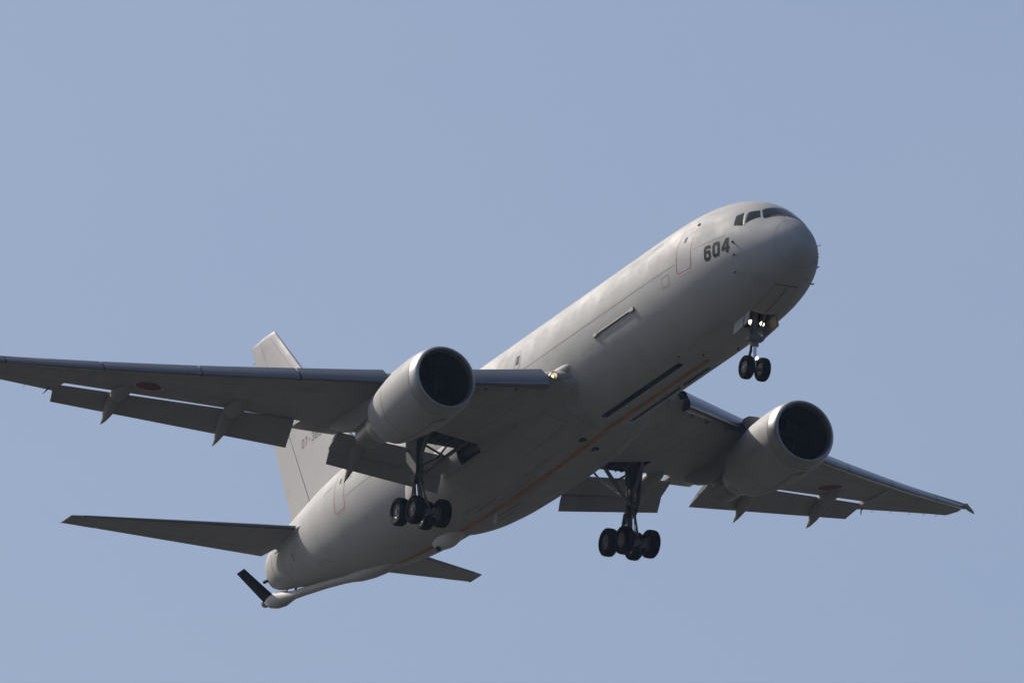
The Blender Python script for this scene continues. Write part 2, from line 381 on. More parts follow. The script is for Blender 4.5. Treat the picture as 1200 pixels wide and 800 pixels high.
for s in (1, -1):
    dd = door(4.96, 6.00, -.36, 1.46, s)
    b = bmesh.new(); p = Vector(fpt(4.92, fth(4.92, 1.44, s), .01)); bmesh.ops.create_uvsphere(b, u_segments=16, v_segments=10, radius=.075, matrix=Matrix.Translation(p)); link('door_hinge_glint', b, M['hinge'], dd)  # white ball added to stand for a sun glint on the hinge
    door(35.38, 36.42, -.32, 1.48, s)
    o = door(19.42, 19.88, .28, 1.05, s, win=False, w=.03)
    fus_decal('exit_window', [[(19.53, .50), (19.77, .50), (19.77, .88), (19.53, .88)]], fside(.007, s), M['glass'])
    # long lower-side hatch rail, its shadow painted as a ribbon, seams and small hatches
    fus_decal('hatch_rail_shade', ribbon([(9.75, -.50), (12.98, -.50)], .06), fside(.008, s), M['railshade'])
    b = bmesh.new(); tube(b, [fpt(x, fth(x, -.50, s), .03) for x in (9.75, 10.5, 11.5, 12.5, 12.98)], .035, 8); link('rail_rod', b, M['wingpaint'], fuselage)
    for x in (9.8, 12.93):
        b = bmesh.new(); box(b, fpt(x, fth(x, -.50, s), .02), (.34, .08, .17), bev=.02); link('rail_bracket', b, M['paint'], fuselage)
    b = bmesh.new(); n = 20
    loft(b, [[(x, s * (yy + hw * math.cos(2 * math.pi * k / n)), z + hh * math.sin(2 * math.pi * k / n)) for k in range(n)] for x, yy, z, hw, hh in
        [(15.2, 2.16, -.84, .10, .12), (15.35, 2.17, -.85, .15, .18), (15.7, 2.19, -.87, .20, .23), (16.3, 2.23, -.92, .25, .25), (17.4, 2.34, -1.0, .34, .28), (19.0, 2.3, -1.1, .3, .25)]]); link('shoulder_fairing', b, M['paint'], fuselage, sharp=60)
    fus_decal('panel_line', ribbon([(6.1, .12), (14, .12), (24, .12), (35.2, .12)], .022), fside(.004, s), M['seam'], .4)
    fus_decal('panel_line', ribbon([(2.9, .32), (4.75, .32)], .02), fside(.004, s), M['seam'])
    fus_decal('panel_line', ribbon([(6.65, -.5), (7.2, -.5), (7.2, -.1), (6.65, -.1)], .02, True), fside(.004, s), M['seam'])
    fus_decal('panel_line', ribbon([(7.7, 1.55), (8.6, 1.55)], .03), fside(.004, s), M['seam'])
    fus_decal('panel_line', ribbon([(36.9, 1.05), (37.9, 1.0)], .05), fside(.004, s), M['seam'])
    for (x, z) in ((2.45, -.1), (2.42, -.62), (2.62, -1.25)):
        b = bmesh.new(); p = Vector(fpt(x, fth(x, z, s), 0)); q = Vector(fpt(x, fth(x, z, s), .07))
        tube(b, [p, q, q + Vector((-.12, 0, .0))], [.035, .03, .018], 8); link('air_data_probe', b, M['seal'], fuselage)
    # faint plugged cabin windows
    mpl = mat('plug_line', (.32, .315, .30), .6)
    for i in range(34):
        bm = bmesh.new()
        x = 8.2 + i * .83
        if 19.2 < x < 20.1: bm.free(); continue
        decal(bm, ribbon([(x - .12, .78), (x + .12, .78), (x + .12, 1.14), (x - .12, 1.14)], .018, True), fside(.004, s), .3)
        link('plugged_window', bm, mpl, fuselage, recalc=False)

# belly stripe, black guide strips, hatches
def bline(pts, w, m, name, off=.007, step=.3): return fus_decal(name, ribbon(pts, w), fbelly(off), m, step)
bline([(8.3, -.08), (17.6, -.08)], .24, M['orange'], 'centre_stripe')
bline([(32.3, -.04), (36.2, -.04)], .22, M['orange'], 'centre_stripe')
for y in (.60, -.64):
    o = bline([(9.4, y), (15.9, y)], .21, M['strip'], 'guide_light_strip', .02)
    for xe in (9.4, 15.9):
        fus_decal('strip_end', [[(xe + .105 * math.cos(a) * (1 if xe > 12 else -1), y + .105 * math.sin(a)) for a in [-math.pi / 2 + math.pi * q / 8 for q in range(9)]]], fbelly(.02), M['strip'], parent=o)
    for k in range(9):
        b = bmesh.new(); p = Vector(fbelly(.03)(9.8 + k * .7, y)); box(b, p, (.09, .05, .02)); link('guide_lamp', b, M['seal'], o)
# nose gear doors (closed forward pair)
fus_decal('gear_door_gap', ribbon([(3.42, -.56), (1.5, -.50)], .022), fbelly(.004), M['seam'])
fus_decal('gear_door_gap', ribbon([(3.42, .56), (1.5, .50)], .022), fbelly(.004), M['seam'])
fus_decal('gear_door_gap', ribbon([(3.42, 0), (1.46, 0)], .035), fbelly(.004), M['gap'])
fus_decal('gear_door_gap', ribbon([(1.50, .50), (1.42, .25), (1.40, 0), (1.42, -.25), (1.50, -.50)], .035), fbelly(.004), M['gap'])
fus_decal('panel_line', ribbon([(7.5, .9), (8.1, .9), (8.1, .5), (7.5, .5)], .02, True), fbelly(.004), M['seam'])
for (x, y, h, c, ln) in ((11.3, -.45, .22, M['paint'], .3), (7.9, .35, .10, M['ink'], .2), (8.9, .9, .08, M['ink'], .2), (13.9, -1.15, .32, M['wingpaint'], .4), (7.0, -.7, .12, M['ink'], .16)):
    b = bmesh.new(); p = Vector(fbelly(-.03)(x, y)); n = (Vector(fbelly(.5)(x, y)) - p).normalized()
    loft(b, [[p + Vector((-ln / 2, -.02, 0)), p + Vector((0, -.035, 0)), p + Vector((ln / 2, 0, 0)), p + Vector((0, .035, 0))],
             [p + n * h + Vector((0, -.01, 0)), p + n * h + Vector((ln * .3, -.012, 0)), p + n * h + Vector((ln * .55, 0, 0)), p + n * h + Vector((ln * .3, .012, 0))]])
    link('blade_antenna', b, c, fuselage)
for (x, a) in ((.75, 168), (.55, 200), (.62, 212), (1.1, 238)):
    b = bmesh.new(); p = Vector(fpt(x, R(a), -.01)); q = Vector(fpt(x, R(a), .10)); tube(b, [p, q, q + Vector((-.13, 0, 0))], [.014, .012, .010], 6); link('pitot_probe', b, M['gear'], fuselage)
# tail cone details
b = bmesh.new(); pp = Vector(fpt(46.45, R(-38), -.05)); tube(b, [pp, pp + Vector((.26, .10, -.04))], [.08, .07], 10); link('tail_lamp', b, M['seal'], fuselage)
fus_decal('panel_line', ribbon([(45.3, -80 / 30), (45.3, 10 / 30)], .04), lambda x, v, f=fmap(.004): f(x, v * 30), M['seam'])
fus_decal('panel_line', ribbon([(43.9, -70 / 30), (43.9, -10 / 30)], .04), lambda x, v, f=fmap(.004): f(x, v * 30), M['seam'])
fus_decal('drain_slot', ribbon([(42.6, .22), (42.6, -.12)], .07), fside(.006), M['gap'])
# belly camera pod
b = bmesh.new(); rings = []
for k in range(15):
    t = k / 14; x = 29.9 + 2.5 * t; r = max(.01, math.sin(math.pi * t) ** .55)
    base = fsec(x)[1]
    rings.append([(x, -.12 + .46 * r * math.cos(a), base + .10 + (.48 * r) * math.sin(a)) for a in [2 * math.pi * i / 20 for i in range(20)]])
loft(b, rings); pod = link('camera_pod', b, M['podwhite'], fuselage)
b = bmesh.new(); lathe(b, (31.55, .12, -3.0), (-.1, .5, -1), [(.0, .12), (.06, .12), (.08, .09)], 12, (True, True)); link('pod_lens', b, M['glass'], pod)

# belly fairing where wing and body meet
def bf(x):
    pf = BFP(x); return pf
_bx = [16.0, 16.8, 17.8, 19, 20.5, 24, 27, 29, 30.5, 31.6]
BHW = pchip(_bx, [1.6, 2.15, 2.46, 2.66, 2.80, 2.88, 2.8, 2.58, 2.1, 1.0])
BDP = pchip(_bx, [-2.5, -2.66, -2.745, -2.80, -2.86, -2.92, -2.90, -2.84, -2.70, -2.4])
def bfpt(x, th, off=0):
    h = BHW(x); d = BDP(x); cz = -1.15; e = 2 / 2.6
    c, s = math.cos(th), math.sin(th)
    y = (h + off) * math.copysign(abs(c) ** e, c)
    z = cz + ((cz - d + off) if s < 0 else .55) * math.copysign(abs(s) ** e, s)
    return (x, y, z)
bm = bmesh.new()
loft(bm, [[bfpt(16.0 + 15.6 * k / 60, 2 * math.pi * i / 72) for i in range(72)] for k in range(61)])
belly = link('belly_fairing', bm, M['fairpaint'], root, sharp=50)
def bbelly(off=.006):
    def f(x, y):
        h = BHW(x) + off; t = min(1, abs(y) / h) ** (2.6 / 2); th = -math.acos(math.copysign(t, y)); return bfpt(x, th, off)
    return f
def bel_decal(name, polys, m, off=.007, step=.3):
    bm = bmesh.new(); decal(bm, polys, bbelly(off), step); return link(name, bm, m, belly, recalc=False)
bel_decal('centre_stripe', ribbon([(17.5, -.08), (22, -.08), (29.95, -.06)], .24), M['orange'])
for s in (1, -1):
    bel_decal('gear_door_gap', ribbon([(22.4, s * .30), (26.2, s * .30), (26.2, s * 2.3)], .03), M['seam'])
    bel_decal('gear_door_gap', ribbon([(22.4, s * 2.45), (22.4, s * .30)], .02), M['seam'])
    bel_decal('scuff_line', ribbon([(25.6, s * .55), (27.4, s * .5)], .03), M['seal'])
    bel_decal('scuff_line', ribbon([(26.5, s * .8), (27.9, s * .85)], .025), M['seal'])
    bel_decal('panel_line', ribbon([(17.3, s * 1.5), (17.9, s * 2.3)], .03), M['seam'])
    bel_decal('panel_line', ribbon([(17.3, s * 1.5), (21.4, s * 1.5)], .025), M['seam'])
    if s > 0:
        b = bmesh.new(); p = Vector(bbelly(-.02)(27.0, -.25)); plate(b, [p, p + Vector((.28, 0, 0)), p + Vector((.34, 0, -.42)), p + Vector((.14, 0, -.42))], .03); link('blade_antenna', b, M['podwhite'], belly)
    b = bmesh.new(); p = Vector(bbelly(0)(18.2 + (.7 if s < 0 else 0), s * .45 - .1))
    loft(b, [[p + Vector((0, -.13, .02)), p + Vector((0, .13, .02)), p + Vector((.75, .02, .02)), p + Vector((.75, -.02, .02))],
             [p + Vector((0, -.12, -.09)), p + Vector((0, .12, -.09)), p + Vector((.5, .02, -.01)), p + Vector((.5, -.02, -.01))]])
    link('air_scoop', b, M['seal'], belly)

# ---------------------------------------------------------------- wing section
YT = [2.0, 3.06, 7.0, 8.8, 13, 17.8, 20.5, 22.95]
XTE = pchip(YT, [25.3, 25.55, 26.35, 27.0, 28.25, 29.68, 30.5, 31.35])
TT = pchip(YT, [.135, .13, .115, .11, .105, .10, .10, .09])
INC = pchip(YT, [1.6, 1.5, .1, -.6, -2.2, -2.9, -1.9, -.6])
DZ = pchip([2, 3, 7, 9, 13, 17.8, 21, 23, 24], [-.28, -.30, -.38, -.42, -.42, -.34, -.22, -.13, -.12])
def wst(y):
    xs_ = 13.52 + .70 * y; xte = XTE(y); c = xte - xs_; xte += (.22 * (22.95 - y) / 5 if y > 17.95 else 0); c = xte - xs_; xl = xs_ + .045 * c + .10
    zl = -1.05 + .131 * (y - 3) + .0002 * (y - 3) ** 2 + DZ(y)
    return xl, xte, zl, INC(y) + (2.4 * max(0, 22.95 - y) / 5 if y > 17.95 else 0), TT(y)
def foil(f, t, up, camb=.018):
    f = max(f, 0); yt = 5 * t * (.2969 * math.sqrt(f) - .126 * f - .3516 * f * f + .2843 * f ** 3 - .1030 * f ** 4)
    return camb * 4 * f * (1 - f) + (yt if up else -yt)
def wpt(y, f, up, s=1, st=wst, off=0.0):
    xl, xt, zl, inc, t = st(y); c = xt - xl; a = R(inc); z = foil(f, t, up) * c + (off if up else -off)
    return (xl + f * c * math.cos(a) + z * math.sin(a), s * y, zl - f * c * math.sin(a) + z * math.cos(a))
def fring(y, fu, fl, s, st, n=22, f0=0.0):
    up = [f0 + (fu - f0) * (1 - math.cos(math.pi / 2 * k / n)) if f0 == 0 else f0 + (fu - f0) * k / n for k in range(n + 1)]
    lo = [f0 + (fl - f0) * (1 - math.cos(math.pi / 2 * k / n)) if f0 == 0 else f0 + (fl - f0) * k / n for k in range(n + 1)]
    r = [wpt(y, f, True, s, st) for f in up[::-1]]
    r += [wpt(y, f, False, s, st) for f in (lo[1:] if f0 == 0 else lo)]
    return r
def wing(s):
    def cutf(y):       # where the fixed wing ends: upper, lower fraction
        if 2.70 < y < 7.25: return (.905, .84)
        if 8.95 < y < 17.95: return (.875, .84)
        return (1.0, 1.0)
    ys = [1.2, 2.2, 2.69, 2.71, 3.06, 4, 5, 6, 7.24, 7.26, 8, 8.94, 8.96, 10, 11.5, 13, 14.5, 16, 17.94, 17.96, 19, 20, 21, 22, 22.6, 22.95]
    bm = bmesh.new(); rings = [fring(y, *cutf(y), s, wst) for y in ys]
    # tip cap: leading edge runs on outboard and aft to a point
    for k, (dy, sh, tk) in enumerate(((.15, .30, .8), (.24, .52, .45), (.28, .70, .1))):
        y = 22.95 + dy; xl, xt, zl, inc, t = wst(22.95); c = xt - xl
        base = rings[len(ys) - 1]
        x0 = xl + dy * .72; x1 = xl + c * (.98 - .3 * (dy / .28) ** 1.5)
        rings.append([(x0 + (p[0] - xl) / c * (x1 - x0), s * y, zl + dy * .14 + (p[2] - zl) * tk) for p in base])
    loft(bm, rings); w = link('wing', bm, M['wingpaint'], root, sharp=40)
    cut = bmesh.new(); rings = []
    for y in (2.6, 3.4, 4.2, 5.1):
        st_ = wst(y); r_ = []
        for x in (22.9, 23.5, 24.1, 24.6):
            f = (x - st_[0]) / (st_[1] - st_[0]); zu = wpt(y, f, True)[2]; zl_ = wpt(y, f, False)[2]; r_.append((x, s * y, zu - max(.12, (zu - zl_) * .3)))
        rings.append([(22.9, s * y, -2.3)] + r_ + [(24.6, s * y, -2.3)])
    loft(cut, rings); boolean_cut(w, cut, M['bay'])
    if s > 0: w['label'] = 'starboard wing'
    else: w['label'] = 'port wing'
    # leading edge slats
    def slat(y0, y1):
        rings = []; n = max(2, int((y1 - y0) / .6) + 1)
        for k in range(n + 1):
            y = y0 + (y1 - y0) * k / n; xl, xt, zl, inc, t = wst(y); c = xt - xl; c2 = .55 * c + 1.6
            dr = R(29); ox = 13.52 + .70 * y; oz = zl - .035 * c2 - .19
            o = []
            fs = [.15, .12, .09, .065, .045, .03, .018, .009, .003, 0]
            for f in fs: o.append((f * c2, foil(f, t * 1.05, True) * c2))
            for f in [.003, .009, .018, .03, .045, .06, .08, .10]: o.append((f * c2, foil(f, t * 1.05, False) * c2))
            e0, e1 = o[0], o[-1]
            for q in (.2, .4, .6, .8):
                a = 1 - q; bx = a * a * e1[0] + 2 * a * q * .030 * c2 + q * q * e0[0]; bz = a * a * e1[1] + 2 * a * q * .028 * c2 + q * q * e0[1] - .01 * q
                o.append((bx, bz))
            rings.append([(ox + px * math.cos(dr) + pz * -math.sin(dr) * -1 * -1 + .0, s * y, oz + px * math.sin(dr) + pz * math.cos(dr)) for px, pz in o])
        b = bmesh.new(); loft(b, rings); link('slat', b, M['metal'], w, sharp=40)
    slat(3.12, 7.5)
    ed = [8.3, 11.19, 14.4, 17.61, 20.83, 22.9]
    for a, b_ in zip(ed, ed[1:]): slat(a + .02, b_ - .02)
    b = bmesh.new(); rings = []
    for k in range(9):
        y = 1.9 + 1.12 * k / 8; q = (3.02 - y)
        gs = lambda yy, q=q: (16.0 - q * .45, 24.5, -1.33 + .10 * q, 2.0, .135 + .012 * q)
        rings.append([wpt(y, f, True, s, gs) for f in (.6, .4, .25, .15, .08, .04, .015, .004, 0)] + [wpt(y, f, False, s, gs) for f in (.004, .015, .04, .08, .15, .25, .4, .6)])
    loft(b, rings); link('root_glove', b, M['wingpaint'], w, sharp=50)
    b = bmesh.new(); n = 14; xl, xt, zl, inc, t = wst(22.9)
    tp = [(29.45, 22.86, zl - .16, .55, .07), (29.66, 23.00, zl - .14, .60, .075), (29.92, 23.22, zl - .10, .55, .065), (30.16, 23.46, zl - .08, .45, .05), (30.36, 23.66, zl - .07, .30, .03), (30.5, 23.80, zl - .06, .10, .01)]
    loft(b, [[(x + .16 * math.cos(2 * math.pi * k / n) * q, s * (y - .13 * math.cos(2 * math.pi * k / n) * q), z + hh * math.sin(2 * math.pi * k / n)) for k in range(n)] for x, y, z, q, hh in tp]); link('wing_tip_cap', b, M['flappaint'], w, sharp=60)
    # slat tracks below the inner slat
    for y in (3.9, 4.9, 6.2):
        b = bmesh.new(); xl, xt, zl, inc, t = wst(y); box(b, (xl + .1, s * y, zl - .32), (.5, .06, .18)); link('slat_track', b, M['gear'], w)
    # flaps.  (y, leading edge, trailing edge, thickness)
    def flap(a, b_, name, sk=0.0, nn=10):
        rings = []
        for k in range(nn + 1):
            t = k / nn; y = a[0] + (b_[0] - a[0]) * t
            le = Vector(a[1]).lerp(Vector(b_[1]), t); te = Vector(a[2]).lerp(Vector(b_[2]), t)
            ch = (te - le); L_ = ch.length; d = ch / L_; n_ = Vector((-d[1], d[0])) ; n_ = n_ if n_[1] > 0 else -n_
            th = a[3]; r = []
            fs = [1, .85, .7, .55, .4, .28, .18, .1, .04, .01]
            for f in fs: p = le + ch * f + n_ * L_ * (foil(f, th, True, .03)); r.append(p)
            for f in [0, .01, .04, .1, .18, .28, .4, .55, .7, .85]: p = le + ch * f + n_ * L_ * (foil(f, th, False, .03)); r.append(p)
            rings.append([(p[0], s * (y + a[4 if len(a) > 4 else 0] * 0 + sk * (te[0] - p[0]) / max(1e-3, te[0] - le[0])), p[1]) for p in r])
        # sweep the ends square to the hinge line is left out: ends stay streamwise
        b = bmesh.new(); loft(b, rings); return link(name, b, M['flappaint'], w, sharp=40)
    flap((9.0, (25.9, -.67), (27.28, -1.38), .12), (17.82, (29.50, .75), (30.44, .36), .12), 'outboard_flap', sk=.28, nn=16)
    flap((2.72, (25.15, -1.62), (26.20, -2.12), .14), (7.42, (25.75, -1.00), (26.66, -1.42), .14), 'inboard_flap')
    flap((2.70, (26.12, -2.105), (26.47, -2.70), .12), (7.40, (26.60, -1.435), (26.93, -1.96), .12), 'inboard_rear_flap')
    # inboard aileron gap line and outboard aileron joint
    def wl(o_, pts, wd, m, name, off=.006, step=.4):
        b = bmesh.new()
        def g(x, y):
            xl, xt, zl, inc, t = wst(y); f = (x - xl) / (xt - xl); p = wpt(y, f, False, s, wst, off); return (x, s * y, p[2])
        decal(b, ribbon(pts, wd), g, step); return link(name, b, m, o_, recalc=False)
    wl(w, [(25.7, 7.5), (26.0, 8.8)], .03, M['seam'], 'aileron_gap')
    wl(w, [(29.0, 18.2), (30.55, 22.4)], .03, M['seam'], 'aileron_gap')
    for q in (.22, .62):
        wl(w, [(wpt(y, q, False)[0], y) for y in (9.6, 12, 14, 16, 18, 20, 22)], .025, M['seam'], 'panel_line')
    for k in range(13):
        y = 9.8 + k * .95; q = .42; cx_ = wpt(y, q, False)[0]
        wl(w, [(cx_ + .26 * math.cos(2 * math.pi * i / 14), y + .14 * math.sin(2 * math.pi * i / 14)) for i in range(15)], .018, M['seam'], 'access_panel', step=1)
    for y0_ in (3.3, 4.4, 5.5):
        wl(w, [(17.6 + (y0_ - 3.3) * .75, y0_), (22.0, y0_ + .1)], .022, M['seam'], 'panel_line')
    wl(w, [(18.4, 3.1), (20.9, 7.0)], .022, M['seam'], 'panel_line')
    wl(w, [(21.7, 3.1), (23.0, 7.0)], .022, M['seam'], 'panel_line')
    # roundel
    cx, cy, r0 = 26.80, 15.22, .50
    def g(x, y, off):
        xl, xt, zl, inc, t = wst(y); f = (x - xl) / (xt - xl); return (x, s * y, wpt(y, f, False, s, wst, off)[2])
    circ = lambda r: [(cx + r * math.cos(2 * math.pi * k / 40), cy + r * math.sin(2 * math.pi * k / 40)) for k in range(40)]
    b = bmesh.new(); decal(b, [circ(r0 + .065)], lambda x, y: g(x, y, .006), .2); ro = link('roundel', b, M['white'], w, recalc=False)
    b = bmesh.new(); decal(b, [circ(r0)], lambda x, y: g(x, y, .012), .2); link('roundel_disc', b, M['roundelred'], w, recalc=False)
    # flap track fairings
    def canoe(pts, name='flap_fairing'):
        # pts: x, y, z centre, half width, half height
        b = bmesh.new(); n = 20
        loft(b, [[(x, s * (y + hw * math.cos(2 * math.pi * k / n)), z + hh * math.sin(2 * math.pi * k / n)) for k in range(n)] for x, y, z, hw, hh in pts])
        link(name, b, M['flappaint'], w, sharp=45)
    for (ty, tx, tz, c0) in ((15.8, 30.06, -.43, 1.0), (11.64, 28.49, -1.28, 1.12), (6.35, 27.45, -2.42, 1.05)):
        xte = XTE(ty); zt = wpt(ty, .8, False)[2]
        x0 = tx - 2.9 * c0; xm = tx - 1.55 * c0
        zz = lambda x: wpt(ty, (x - wst(ty)[0]) / (wst(ty)[1] - wst(ty)[0]), False)[2]
        canoe([(x0, ty, zz(x0) + .08, .02, .02), (x0 + .15, ty, zz(x0 + .15) + .02, .17 * c0, .12), (x0 + .45, ty, zz(x0 + .45) - .03, .28 * c0, .20), (x0 + .9, ty, zz(x0 + .9) - .10, .34 * c0, .27),
               (xm - .15, ty, zz(xm) - .15, .34 * c0, .29), (xm, ty, zz(xm) - .17, .30 * c0, .26), (xm + .07, ty, zz(xm) - .17, .2 * c0, .16)])
        za = zz(xm) - .20; hx = xm + .16
        canoe([(hx - .1, ty, za, .10 * c0, .12), (hx, ty, za - .02, .24 * c0, .26), (hx + .15, ty, za - .05, .29 * c0, .33), (hx + .45 * (tx - hx), ty, za + (tz - za) * .45, .20 * c0, .30), (hx + .75 * (tx - hx), ty, za + (tz - za) * .76, .10, .18), (tx, ty, tz, .012, .02)], 'flap_fairing_tail')
    # root landing lamp in the leading edge
    b = bmesh.new(); xl, zl = 15.88, -1.30
    lathe(b, (xl + .02, s * 2.86, zl + .02), (-1, 0, -.05), [(-.1, .05), (0, .05), (.03, .04), (.045, .02)], 16, (True, True)); lp = link('root_landing_lamp', b, M['lampdim'] if s > 0 else M['glass'], w)
    b = bmesh.new(); lathe(b, (xl + .02, s * 2.86, zl + .02), (-1, 0, -.05), [(-.1, .15), (.14, .16), (.14, .13), (-.08, .10)], 18); link('lamp_rim', b, M['frame'] if s > 0 else M['seal'], w)
    # aileron hinge drop pieces, static wicks
    for y in (19.0, 20.0, 21.0, 21.8, 22.5):
        b = bmesh.new(); p = Vector(wpt(y, 1, False, s)); tube(b, [p, p + Vector((.22, 0, -.02))], .009, 5); link('static_wick', b, M['hose'], w)
    b = bmesh.new(); p = Vector(wpt(18.25, 1, False, s)); tube(b, [p + Vector((-.4, -.05 * s, -.03)), p + Vector((-.15, .0, -.12)), p + Vector((.02, .08 * s, -.22))], [.035, .03, .015], 6); link('flap_end_link', b, M['gear'], w)
    return w
wing(1); wing(-1)
for s in (1, -1):
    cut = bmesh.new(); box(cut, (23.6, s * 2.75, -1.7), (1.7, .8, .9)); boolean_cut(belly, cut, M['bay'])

# ---------------------------------------------------------------- engines
def engine(s):
    EX, EY, EZ = 15.16, s * 7.92, -2.29
    ax = Vector((1, 0, -.022)); O = Vector((EX, EY, EZ))
    bm = bmesh.new()
    lathe(bm, O, ax, [(.50, 1.405), (.8, 1.435), (1.4, 1.45), (2.0, 1.445), (2.6, 1.42), (3.2, 1.355), (3.8, 1.27), (4.4, 1.17), (4.72, 1.11), (4.74, 1.08), (4.3, 1.10), (3.5, 1.12)], 72)
    e = link('engine', bm, M['paint'], root, sharp=30, recalc=False)
    for f in e.data.polygons: pass
    e['label'] = 'starboard engine' if s > 0 else 'port engine'
    bm = bmesh.new(); lathe(bm, O, ax, [(.50, 1.403), (.34, 1.385), (.2, 1.355), (.1, 1.32), (.04, 1.285), (.008, 1.25), (0, 1.222), (.01, 1.198), (.05, 1.172), (.14, 1.145), (.28, 1.125)], 96); link('inlet_lip', bm, M['lip'], e)
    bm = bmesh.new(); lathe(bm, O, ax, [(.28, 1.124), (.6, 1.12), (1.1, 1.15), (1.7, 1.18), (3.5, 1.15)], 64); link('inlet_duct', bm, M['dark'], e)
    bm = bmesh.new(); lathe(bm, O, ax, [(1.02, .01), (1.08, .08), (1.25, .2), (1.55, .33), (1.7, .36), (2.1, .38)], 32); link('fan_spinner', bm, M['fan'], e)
    bm = bmesh.new()
    for k in range(38):
        a = 2 * math.pi * k / 38; r_ = Vector((0, math.cos(a), math.sin(a))); t_ = Vector((0, -math.sin(a), math.cos(a)))
        q = []
        for rr, tw in ((.36, .25), (.75, .6), (1.14, .95)):
            d = (Vector((1, 0, 0)) * math.cos(tw) + t_ * math.sin(tw)) * .14; c_ = O + ax * 1.65 + r_ * rr; q.append((c_ - d, c_ + d))
        for (a0, b0), (a1, b1) in zip(q, q[1:]): plate(bm, [a0, b0, b1, a1], .012)
    link('fan_blade_ring', bm, M['fan'], e)
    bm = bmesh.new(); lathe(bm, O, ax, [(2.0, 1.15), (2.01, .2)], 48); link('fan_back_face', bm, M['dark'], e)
    bm = bmesh.new(); lathe(bm, O, ax, [(3.6, 1.0), (4.3, .97), (4.75, .92), (5.3, .80), (5.75, .70), (5.8, .68)], 48); link('core_cowl', bm, M['nozzle'], e)
    bm = bmesh.new(); lathe(bm, O, ax, [(5.6, .64), (5.9, .63), (6.5, .58), (7.05, .52), (7.08, .49), (6.2, .52)], 40); link('core_nozzle', bm, M['nozzle'], e)
    bm = bmesh.new(); lathe(bm, O, ax, [(6.2, .40), (6.9, .36), (7.3, .25), (7.6, .10), (7.68, .01)], 32, (True, True)); link('exhaust_plug', bm, M['nozzle'], e)
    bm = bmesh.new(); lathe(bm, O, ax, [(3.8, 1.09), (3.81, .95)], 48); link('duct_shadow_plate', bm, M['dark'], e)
    # cowl joints
    for d, r in ((.52, 1.409), (3.05, 1.378)):
        bm = bmesh.new(); lathe(bm, O, ax, [(d, r + .003), (d + .03, r + .003 - (.004 if d > 1 else -.002))], 96); link('cowl_joint', bm, M['seam'], e)
    def cowl(a_, th, off):
        prof = [(.50, 1.405), (.8, 1.435), (1.4, 1.45), (2.0, 1.445), (2.6, 1.42), (3.2, 1.355), (3.8, 1.27), (4.4, 1.17), (4.72, 1.11)]
        for (p0, r0), (p1, r1) in zip(prof, prof[1:]):
            if a_ <= p1: break
        r = r0 + (r1 - r0) * (a_ - p0) / (p1 - p0) + off
        return O + ax * a_ + Vector((0, r * math.cos(th), r * math.sin(th)))
    bm = bmesh.new(); decal(bm, ribbon([(.9, -1.57), (4.4, -1.57)], .022), lambda u, v: cowl(u, v, .006), .15); link('cowl_latch_line', bm, M['gap'], e, recalc=False)
    bm = bmesh.new(); decal(bm, [[(.75, -1.75 - .1), (1.15, -1.75 - .1), (1.15, -1.75 + .12), (.75, -1.75 + .12)]], lambda u, v: cowl(u, v, .005), .15); link('cowl_panel', bm, M['seam'], e, recalc=False)
    # nacelle chine
    for sg in (1,):
        th = math.pi / 2 + s * .67
        bm = bmesh.new(); plate(bm, [cowl(2.0, th, -.03), cowl(3.5, th, -.03), cowl(3.48, th, .30), cowl(3.3, th, .40), cowl(3.0, th, .44), cowl(2.6, th, .36), cowl(2.2, th, .14)], .03)
        link('nacelle_strake', bm, M['wingpaint'], e)
    # pylon
    st = [(16.7, -1.0, -.93, .03), (17.4, -1.15, -.78, .10), (18.1, -1.35, -.75, .13), (18.6, -1.45, -.68, .15), (19.1, -1.55, -.62, .16), (19.7, -1.6, -.58, .17), (20.4, -1.68, -.6, .18), (21.4, -1.78, -.8, .18), (22.4, -1.88, -.8, .19), (23.4, -1.86, -.8, .19), (24.4, -1.55, -.8, .17), (25.4, -1.1, -.8, .04)]
    bm = bmesh.new(); n = 20; rings = []
    for x, zb, zt, hw in st:
        c = (zb + zt) / 2; h = (zt - zb) / 2; e_ = 2 / 3.2
        rings.append([(x, s * (7.92 + hw * math.copysign(abs(math.cos(t)) ** e_, math.cos(t))), c + h * math.copysign(abs(math.sin(t)) ** e_, math.sin(t))) for t in [2 * math.pi * k / n for k in range(n)]])
    loft(bm, rings); link('pylon', bm, M['wingpaint'], e, sharp=45)
engine(1); engine(-1)

# ---------------------------------------------------------------- tail
def fin_st(z):
    xl = 37.55 + (z - 2.7) * 1.018; xt = 45.03 + (z - 2.67) * .391; return xl, xt
def fin_pt(z, f, side, off=0):
    xl, xt = fin_st(z); c = xt - xl; t = .10; yt = 5 * t * (.2969 * math.sqrt(max(f, 0)) - .126 * f - .3516 * f * f + .2843 * f ** 3 - .1015 * f ** 4) * c
    return (xl + f * c, side * (yt + off), z)
def fin_ring(z, f0, f1, n=20, thin=1.0):
    fs = [f0 + (f1 - f0) * ((1 - math.cos(math.pi / 2 * k / n)) if f0 == 0 else k / n) for k in range(n + 1)]
    r = [fin_pt(z, f, 1) for f in fs[::-1]] + [fin_pt(z, f, -1) for f in (fs[1:] if f0 == 0 else fs)]
    return [(p[0], p[1] * thin, p[2]) for p in r]
HF = lambda z: ((43.04 + (z - 3.02) * .541) - fin_st(z)[0]) / (fin_st(z)[1] - fin_st(z)[0])
bm = bmesh.new(); zs_ = [1.6, 2.4, 3, 4, 5, 6, 7, 8, 9, 10, 10.6, 11.0, 11.12, 11.18]
th_ = [1] * 12 + [.8, .45]
loft(bm, [fin_ring(z, 0, HF(z) - .004, thin=t) for z, t in zip(zs_, th_)]); fin = link('tail_fin', bm, M['finpaint'], root, sharp=40)
